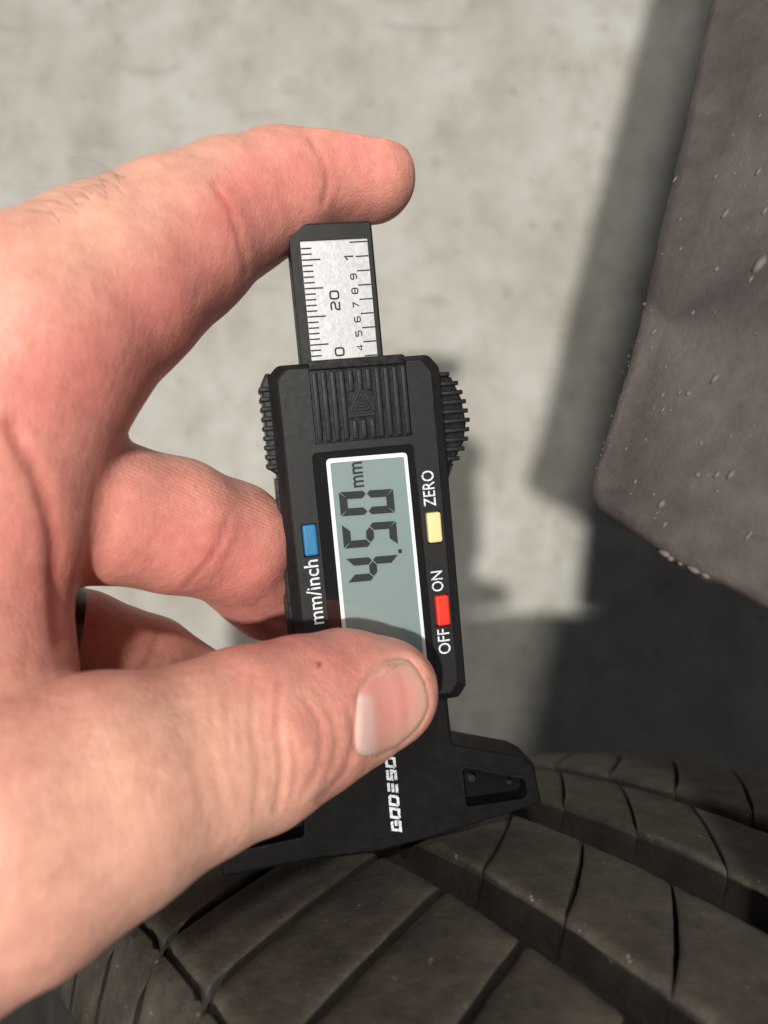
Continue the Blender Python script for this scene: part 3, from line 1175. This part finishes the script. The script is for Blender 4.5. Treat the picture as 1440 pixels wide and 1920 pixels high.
def surface_nets(g):
    ins = g < 0
    c = [ins[i:i + g.shape[0] - 1 or None, j:j + g.shape[1] - 1 or None, k:k + g.shape[2] - 1 or None] for i in (0, 1) for j in (0, 1) for k in (0, 1)]
    cnt = sum(x.astype(np.int8) for x in c)
    act = (cnt > 0) & (cnt < 8)
    idx = np.argwhere(act)
    vid = np.full(act.shape, -1, np.int64)
    vid[act] = np.arange(len(idx))
    acc = np.zeros((len(idx), 3))
    n = np.zeros(len(idx))
    offs = [(i, j, k) for i in (0, 1) for j in (0, 1) for k in (0, 1)]
    val = {o: g[idx[:, 0] + o[0], idx[:, 1] + o[1], idx[:, 2] + o[2]].astype(float) for o in offs}
    for a in offs:
        for ax in range(3):
            if a[ax] == 0:
                b = list(a)
                b[ax] = 1
                b = tuple(b)
                va, vb = val[a], val[b]
                m = (va < 0) != (vb < 0)
                t = np.where(m, va / np.where(m, va - vb, 1), 0)
                p = np.array(a, float)[None] + t[:, None] * (np.array(b, float) - np.array(a, float))[None]
                acc += np.where(m[:, None], p, 0)
                n += m
    V = idx + acc / n[:, None]
    F = []
    for ax in range(3):
        sl0 = [slice(None)] * 3
        sl1 = [slice(None)] * 3
        sl0[ax] = slice(0, -1)
        sl1[ax] = slice(1, None)
        a_, b_ = ins[tuple(sl0)], ins[tuple(sl1)]
        e = np.argwhere(a_ != b_)
        o1, o2 = (ax + 1) % 3, (ax + 2) % 3
        ok = (e[:, o1] > 0) & (e[:, o2] > 0) & (e[:, o1] < g.shape[o1] - 1) & (e[:, o2] < g.shape[o2] - 1)
        e = e[ok]
        q = []
        for d1, d2 in ((-1, -1), (0, -1), (0, 0), (-1, 0)):
            x = e.copy()
            x[:, o1] += d1
            x[:, o2] += d2
            q.append(vid[x[:, 0], x[:, 1], x[:, 2]])
        q = np.stack(q, 1)
        fl = a_[e[:, 0], e[:, 1], e[:, 2]]
        q[~fl] = q[~fl][:, ::-1]
        F.append(q)
    return V, np.concatenate(F)


HV, HF = surface_nets(grid)
HV = lo + HV * h


def grad(P, e=0.25):
    g = np.stack([sdf(P + np.eye(3)[i] * e) - sdf(P - np.eye(3)[i] * e) for i in range(3)], 1)
    return g / (np.linalg.norm(g, axis=1, keepdims=True) + 1e-9)


keep = (HV[:, 0] > lo[0] + 2) & (HV[:, 1] > lo[1] + 2)
for _ in range(2):
    d = sdf(HV)
    g = grad(HV)
    HV = np.where(keep[:, None], HV - g * np.clip(d, -.5, .5)[:, None], HV)
HN = grad(HV, 0.4)


def topx(P):
    return np.stack([720 + FP * P[:, 0] / -P[:, 2], 960 - FP * P[:, 1] / -P[:, 2]], 1)


PX = topx(HV)
facing = np.einsum('ij,ij->i', HN, -HV / np.linalg.norm(HV, axis=1, keepdims=True))


def seg_dist(P, line):
    best = np.full(len(P), 1e9)
    for a, b in zip(line[:-1], line[1:]):
        a, b = np.array(a, float), np.array(b, float)
        ab = b - a
        t = np.clip(((P - a) @ ab) / (ab @ ab), 0, 1)
        best = np.minimum(best, np.linalg.norm(P - (a + t[:, None] * ab), axis=1))
    return best


def smooth_line(l, n=4):
    P = [np.array(p, float) for p in l]
    out = []
    for i in range(len(P) - 1):
        p0 = P[max(i - 1, 0)]
        p1, p2 = P[i], P[i + 1]
        p3 = P[min(i + 2, len(P) - 1)]
        for k in range(n):
            t = k / n
            out.append(0.5 * (2 * p1 + (p2 - p0) * t + (2 * p0 - 5 * p1 + 4 * p2 - p3) * t * t + (3 * p1 - p0 - 3 * p2 + p3) * t ** 3))
    out.append(P[-1])
    return out


# creases: photo line, half width px, depth mm, finger group
CR = [
    ('thumb', [(526, 1280), (520, 1357), (529, 1434), (518, 1520)], 7, .50),
    ('thumb', [(478, 1265), (472, 1351), (488, 1434), (476, 1520)], 7, .32),
    ('thumb', [(430, 1290), (427, 1400), (452, 1490)], 9, .26),
    ('thumb', [(452, 1260), (448, 1380), (466, 1500)], 5, .16),
    ('thumb', [(500, 1290), (497, 1380), (508, 1470)], 5, .20),
    ('thumb', [(573, 1312), (600, 1363), (597, 1434), (570, 1490)], 7, .34),
    ('thumb', [(545, 1393), (561, 1410), (588, 1385)], 5, .26),
    ('thumb', [(548, 1400), (556, 1440), (550, 1490)], 5, .24),
    ('thumb', [(400, 1320), (396, 1420), (420, 1510)], 10, .16),
    ('thumb', [(370, 1330), (366, 1430), (386, 1540)], 10, .12),
    ('thumb', [(655, 1330), (664, 1390), (640, 1455), (600, 1500)], 8, .50),
    ('thumb', [(620, 1340), (632, 1400), (612, 1462)], 6, .22),
    ('index', [(583, 262), (606, 302), (616, 337), (606, 380)], 6, .55),
    ('index', [(402, 345), (433, 399), (455, 468), (464, 510)], 7, .50),
    ('index', [(171, 593), (216, 673), (243, 722)], 10, .5),
    ('index', [(90, 650), (137, 735), (170, 830)], 11, .45),
    ('index', [(-10, 570), (60, 590), (140, 600)], 12, .15),
    ('palm', [(20, 800), (39, 838), (66, 885), (93, 963), (105, 1029), (107, 1110), (116, 1200)], 17, 1.3),
    ('middle', [(432, 960), (412, 1021), (385, 1062), (340, 1108)], 7, .34),
    ('middle', [(455, 985), (438, 1030), (405, 1078)], 6, .10),
    ('middle', [(459, 1130), (498, 1157), (530, 1168)], 6, .25),
    ('ring', [(300, 1175), (290, 1215), (270, 1250)], 6, .35),
]
cd = {n: chain(HV, nodes, CK[n]) for n, nodes in CH.items()}
names = list(CH)
D = np.stack([cd[n] for n in names], 1)
own = np.array(names)[np.argmin(D, 1)]
disp = np.zeros(len(HV))
crease = np.zeros(len(HV))
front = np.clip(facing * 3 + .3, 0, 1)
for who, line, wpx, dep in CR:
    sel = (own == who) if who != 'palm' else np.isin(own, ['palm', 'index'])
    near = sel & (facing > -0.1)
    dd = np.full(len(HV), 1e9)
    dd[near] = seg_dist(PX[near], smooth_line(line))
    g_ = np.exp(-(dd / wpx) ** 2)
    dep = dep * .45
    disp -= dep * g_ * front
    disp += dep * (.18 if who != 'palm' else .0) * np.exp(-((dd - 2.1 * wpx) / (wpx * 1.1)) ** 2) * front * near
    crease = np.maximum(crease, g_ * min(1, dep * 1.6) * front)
# knuckle swelling and soft unevenness
bum = np.exp(-(np.hypot(PX[:, 0] - 556, PX[:, 1] - 1362) / 30) ** 2) * (own == 'thumb') * front
disp += .35 * bum
uneven = np.array([mnoise.noise(Vector(p * 0.11)) for p in HV])
uneven2 = np.array([mnoise.noise(Vector(p * 0.33) + Vector((5, 5, 5))) for p in HV])
disp += .20 * uneven + .05 * uneven2
# nail bed: slight sunken seat round the thumb nail
NAIL = [(671, 1310), (675, 1295), (694, 1268), (716, 1244), (736, 1237), (760, 1235), (779, 1250), (794, 1275), (802, 1300), (804, 1325), (797, 1345), (784, 1365), (766, 1384), (740, 1403), (712, 1415), (690, 1418), (672, 1410), (667, 1380), (669, 1338)]
near = (own == 'thumb') & (facing > 0)
nd_ = np.full(len(HV), 1e9)
nd_[near] = seg_dist(PX[near], smooth_line(NAIL + NAIL[:1], 3))
disp -= .38 * np.exp(-(nd_ / 4.5) ** 2)
disp += .22 * np.exp(-((nd_ - 14) / 8.0) ** 2) * (PX[:, 1] < 1270) * near
HV2 = HV + HN * disp[:, None]

hand_o = link(bpy.data.objects.new('hand', None))
hand_o.location = W(pt(150, 1300, 105))
HL = hand_o.location.copy()
tag(hand_o, 'left hand pinching the gauge between thumb and curled fingers', 'hand')


def HW(P):
    P = np.asarray(P)
    return np.stack([P[:, 0] * MM - HL[0], P[:, 1] * MM - HL[1], (P[:, 2] + H) * MM - HL[2]], 1)


me = bpy.data.meshes.new('skin')
wv = HW(HV2)
me.vertices.add(len(wv))
me.vertices.foreach_set('co', wv.ravel())
me.loops.add(len(HF) * 4)
me.loops.foreach_set('vertex_index', HF.ravel())
me.polygons.add(len(HF))
me.polygons.foreach_set('loop_start', np.arange(len(HF)) * 4)
me.polygons.foreach_set('loop_total', np.full(len(HF), 4))
me.polygons.foreach_set('use_smooth', np.ones(len(HF), bool))
me.update(calc_edges=True)
me.validate()

# blood-flush map: finger pads and creases are redder than the back of the hand
flush_shade = np.zeros(len(HV))  # also carries painted shade on the palm and index underside
for px, py, r, a in ((690, 300, 130, .55), (500, 340, 110, .55), (430, 380, 60, .5), (400, 560, 160, .55), (300, 640, 150, .55), (90, 720, 160, .35), (20, 850, 200, .45), (60, 1100, 150, .35), (330, 1010, 170, .5), (470, 1060, 110, .45), (200, 1200, 130, .15),
                     (640, 1205, 110, .75), (480, 1225, 110, .45), (800, 1300, 40, .3), (560, 1370, 55, .35), (640, 1440, 60, .3), (60, 1340, 200, .2)):
    flush_shade += a * np.exp(-((PX[:, 0] - px) ** 2 + (PX[:, 1] - py) ** 2) / (r * r))
pale = np.zeros(len(HV))
for px, py, r, a in ((400, 300, 90, .5), (180, 420, 140, .6), (350, 1420, 190, .8), (200, 1560, 230, .7), (720, 1235, 45, .5), (560, 1270, 60, .4), (70, 860, 60, .5), (280, 1520, 120, .5)):
    pale += a * np.exp(-((PX[:, 0] - px) ** 2 + (PX[:, 1] - py) ** 2) / (r * r))
n3 = np.array([mnoise.noise(Vector(p * 0.22) + Vector((9, 2, 4))) for p in HV])
n4 = np.array([mnoise.noise(Vector(p * 0.7) + Vector((1, 8, 4))) for p in HV])
fl = np.clip(.30 + flush_shade - pale * .5 + 0.12 * n3 + .05 * n4, 0, 1)
mole = np.exp(-(np.hypot((PX[:, 0] - 597) / 5.5, (PX[:, 1] - 1247) / 6.5)) ** 4) * (own == 'thumb') * (facing > 0)
scratch = np.zeros(len(HV))
s_sel = (own == 'index') & (facing > 0)
ds = np.full(len(HV), 1e9)
ds[s_sel] = seg_dist(PX[s_sel], [(412, 362), (424, 382), (434, 400)])
scratch = np.exp(-(ds / 4.5) ** 2)
fl = np.clip(fl + .35 * scratch, 0, 1.2)
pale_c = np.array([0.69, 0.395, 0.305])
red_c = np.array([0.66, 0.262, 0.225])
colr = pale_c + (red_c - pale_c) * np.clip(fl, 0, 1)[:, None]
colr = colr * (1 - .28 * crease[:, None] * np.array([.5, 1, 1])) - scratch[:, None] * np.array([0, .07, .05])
colr = colr * (1 - mole[:, None]) + np.array([.24, .085, .035]) * mole[:, None]
colr = np.clip(colr, 0.01, 1)
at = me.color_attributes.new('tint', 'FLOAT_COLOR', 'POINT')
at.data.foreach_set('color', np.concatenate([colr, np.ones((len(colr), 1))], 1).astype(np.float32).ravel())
padm = np.zeros(len(HV))
padm[own == 'index'] = 1
padm[own == 'middle'] = 1
at2 = me.attributes.new('ridges', 'FLOAT', 'POINT')
rid = np.where(own == 'index', np.clip((PX[:, 0] - 380) / 120, 0, 1) * np.clip((PX[:, 1] - 265) / 50, 0, 1), np.where(own == 'middle', .9, .0))
at2.data.foreach_set('value', rid.astype(np.float32))

M_SKIN = mat('skin', (0.6, 0.35, 0.25), 0.46, 0.40)
b_ = bsdf(M_SKIN)
b_.inputs['Subsurface Weight'].default_value = 0.75
b_.inputs['Subsurface Radius'].default_value = (1.0, 0.32, 0.16)
b_.inputs['Subsurface Scale'].default_value = 0.0016
_a = M_SKIN.node_tree.nodes.new('ShaderNodeAttribute')
_a.attribute_name = 'tint'
_tc = coords(M_SKIN)
_v = noise_tex(M_SKIN, _tc, 380, 5, 0.6)
_vr = ramp(M_SKIN, _v, 'Fac', [(0.3, (0.90, 0.84, 0.82)), (0.7, (1.08, 1.08, 1.08))])
_mm = mix(M_SKIN, 1.0, (_a, 'Color'), (_vr, 'Color'), 'MULTIPLY')
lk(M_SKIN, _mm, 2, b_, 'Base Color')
_n1 = noise_tex(M_SKIN, _tc, 1500, 4, 0.6)
_n2 = noise_tex(M_SKIN, _tc, 700, 4, 0.6, (1.0, 0.35, 1.0, 0.4))
_w = nd(M_SKIN, 'ShaderNodeTexWave')
_w.wave_type = 'BANDS'
_w.bands_direction = 'X'
_w.inputs['Scale'].default_value = 620
_w.inputs['Distortion'].default_value = 5.0
_w.inputs['Detail'].default_value = 1.0
_w.inputs['Detail Scale'].default_value = 0.06
_mp = nd(M_SKIN, 'ShaderNodeMapping')
_mp.inputs['Rotation'].default_value = (0, 0, math.radians(-62))
lk(M_SKIN, _tc, 'Object', _mp, 'Vector')
lk(M_SKIN, _mp, 'Vector', _w, 'Vector')
_ra = M_SKIN.node_tree.nodes.new('ShaderNodeAttribute')
_ra.attribute_name = 'ridges'
_ml = M_SKIN.node_tree.nodes.new('ShaderNodeMath')
_ml.operation = 'MULTIPLY'
lk(M_SKIN, _w, 'Fac', _ml, 0)
lk(M_SKIN, _ra, 'Fac', _ml, 1)
_b1 = bump(M_SKIN, _ml, 0, 0.16, 0.00020)
_b2 = bump(M_SKIN, _n2, 'Fac', 0.35, 0.0004, _b1)
_vo = nd(M_SKIN, 'ShaderNodeTexVoronoi', Scale=1150.0)
_vo.feature = 'DISTANCE_TO_EDGE'
_vm = nd(M_SKIN, 'ShaderNodeMapping')
_vm.inputs['Rotation'].default_value = (0, 0, 0.5)
_vm.inputs['Scale'].default_value = (0.8, 1.25, 1)
_vd = noise_tex(M_SKIN, _tc, 900, 2, 0.5)
_va = nd(M_SKIN, 'ShaderNodeVectorMath')
_va.operation = 'MULTIPLY_ADD'
_va.inputs[1].default_value = (0.0006, 0.0006, 0.0006)
lk(M_SKIN, _vd, 'Color', _va, 0)
lk(M_SKIN, _tc, 'Object', _va, 2)
lk(M_SKIN, _va, 0, _vm, 'Vector')
lk(M_SKIN, _vm, 'Vector', _vo, 'Vector')
_vr2 = ramp(M_SKIN, _vo, 'Distance', [(0.0, (0, 0, 0)), (0.16, (1, 1, 1))])
_b2b = bump(M_SKIN, _vr2, 'Color', 0.26, 0.00013, _b2)
_b3 = bump(M_SKIN, _n1, 'Fac', 0.35, 0.0002, _b2b)
lk(M_SKIN, _b3, 'Normal', b_, 'Normal')
me.materials.append(M_SKIN)
skin = link(bpy.data.objects.new('skin', me), hand_o)


# thumb nail, a thin curved plate following the finger end
def raycast(px, iso=0.0, which=None):
    """first hit of the camera ray through a photo pixel with the hand field"""
    px = np.asarray(px, float)
    r = np.stack([(px[:, 0] - 720) / FP, (960 - px[:, 1]) / FP, -np.ones(len(px))], 1)
    L = np.linalg.norm(r, axis=1)
    t = np.full(len(px), 70.0)
    for _ in range(60):
        P = r * t[:, None]
        d = (chain(P, CH[which], CK[which]) if which else sdf(P)) - iso
        t += np.clip(d, -3, 8) / L * .9
    return r * t[:, None]


nc = np.array([738, 1326.0])
ncen = smooth_line(NAIL + NAIL[:1], 3)[:-1]
rings_n = []
KR = 12
PXN = []
for k in range(KR + 1):
    f_ = k / KR
    for p in ncen:
        PXN.append(nc + (p - nc) * f_)
PXN = np.array(PXN)
hit = raycast(PXN, 0.0, 'thumb')
gn = np.stack([chain(hit + np.eye(3)[i] * .3, CH['thumb'], 4) - chain(hit - np.eye(3)[i] * .3, CH['thumb'], 4) for i in range(3)], 1)
gn /= np.linalg.norm(gn, axis=1, keepdims=True)
ff = np.repeat(np.arange(KR + 1) / KR, len(ncen))
lift = np.interp(ff, [0, .8, .93, 1], [.30, .29, .20, -.12])
npts = hit + gn * lift[:, None]
nn = len(ncen)
F = []
for k in range(KR):
    for i in range(nn):
        j = (i + 1) % nn
        F.append((k * nn + i, (k + 1) * nn + i, (k + 1) * nn + j, k * nn + j))
nail = mesh_obj('thumb_nail', HW(npts), F, None or mat('nail', (0.6, 0.35, 0.3), 0.30, 0.5), hand_o, smooth=True)
bmn = bmesh.new()
bmn.from_mesh(nail.data)
bmesh.ops.remove_doubles(bmn, verts=bmn.verts, dist=1e-6)
bmesh.ops.recalc_face_normals(bmn, faces=bmn.faces)
bmn.to_mesh(nail.data)
bmn.free()
nv = np.empty(len(nail.data.vertices) * 3)
nail.data.vertices.foreach_get('co', nv)
nv = nv.reshape(-1, 3) / MM + np.array([HL[0], HL[1], HL[2] - H * MM]) / MM
npx = topx(nv)
bed = np.array([0.67, 0.30, 0.265])
lun = np.array([0.70, 0.475, 0.44])
rim = np.array([0.67, 0.43, 0.33])
xr = npx[:, 0] - np.interp(npx[:, 1], [1300, 1420], [697, 706])
w_l = np.clip(-xr / 13 + .5, 0, 1) * np.clip((npx[:, 1] - 1296) / 14, 0, 1)
ed = seg_dist(npx, ncen + ncen[:1])
w_r = np.clip(1 - ed / 34, 0, 1) ** 1.0 * np.clip((npx[:, 0] - 715) / 30, 0, 1)
low = np.clip((npx[:, 1] - 1335) / 60, 0, 1) * .35
ncol = bed + (rim - bed) * np.maximum(w_r, low)[:, None]
ncol = ncol + (lun - ncol) * w_l[:, None]
at = nail.data.color_attributes.new('tint', 'FLOAT_COLOR', 'POINT')
at.data.foreach_set('color', np.concatenate([ncol, np.ones((len(ncol), 1))], 1).astype(np.float32).ravel())
mn = nail.data.materials[0]
bb = bsdf(mn)
bb.inputs['Subsurface Weight'].default_value = 0.5
bb.inputs['Subsurface Radius'].default_value = (1, .35, .2)
bb.inputs['Subsurface Scale'].default_value = 0.001
_a = mn.node_tree.nodes.new('ShaderNodeAttribute')
_a.attribute_name = 'tint'
lk(mn, _a, 'Color', bb, 'Base Color')
_tc = coords(mn)
_n = noise_tex(mn, _tc, 500, 3, .6, (1, 0.25, 1, 0.45))
_b = bump(mn, _n, 'Fac', .25, .0003)
lk(mn, _b, 'Normal', bb, 'Normal')

# fine dark hairs on the back edge of the index knuckle
bm = bmesh.new()
rng = random.Random(11)
for k in range(30):
    px = rng.uniform(60, 250)
    top = np.interp(px, [0, 100, 200, 300], [446, 386, 336, 296])
    py = top + rng.uniform(2, 40)
    p0 = raycast(np.array([[px, py]]), 0, 'index')[0]
    dirv = np.array([-0.55 + rng.uniform(-.5, .3), .55 + rng.uniform(-.3, .4), .2 + rng.uniform(-.1, .3)])
    L = rng.uniform(1.8, 4.5)
    curl = np.array([-.8, -.5, -.1]) * rng.uniform(.6, 1.6)
    prev = None
    for i in range(7):
        t = i / 6
        c = p0 + dirv * L * t + curl * L * t * t * .7
        c = HW(c[None])[0]
        r = .036 * (1 - .75 * t) * MM
        ring = [bm.verts.new((c[0] + r * math.cos(a), c[1] + r * math.sin(a), c[2])) for a in (0, 2.1, 4.2)]
        if prev:
            for q in range(3):
                bm.faces.new((prev[q], prev[(q + 1) % 3], ring[(q + 1) % 3], ring[q]))
        prev = ring
o = bm_obj('knuckle_hairs', bm, M_HAIR, hand_o)
tag(o, kind='stuff')

# ------------------------------------------------------------------ ring on the ring finger
ra, rb = np.array(CH['ring'][2][:3]), np.array(CH['ring'][3][:3])
rax = rb - ra
rax /= np.linalg.norm(rax)
cpos = ra + (rb - ra) * 0.25
rr = CH['ring'][2][3] + (CH['ring'][3][3] - CH['ring'][2][3]) * .25
e1 = np.cross(rax, [0, 0, 1])
e1 /= np.linalg.norm(e1)
e2 = np.cross(rax, e1)
bm = bmesh.new()
nR, nS = 64, 8
vv = []
for i in range(nR):
    a = 2 * math.pi * i / nR
    dirr = e1 * math.cos(a) + e2 * math.sin(a)
    prof_ = [(-1.4, -.1), (-1.3, .45), (-.8, .65), (.8, .65), (1.3, .45), (1.4, -.1), (1.1, -.3), (-1.1, -.3)]
    vv.append([bm.verts.new(tuple((dirr * (rr + q) + rax * s) * MM)) for s, q in prof_])
for i in range(nR):
    for k in range(nS):
        bm.faces.new((vv[i][k], vv[(i + 1) % nR][k], vv[(i + 1) % nR][(k + 1) % nS], vv[i][(k + 1) % nS]))
ring_o = bm_obj('finger_ring', bm, M_RING, None, smooth=True, sharp=40)
ring_o.location = W(cpos)
tag(ring_o, 'plain dark metal ring around the ring finger behind the thumb', 'ring')
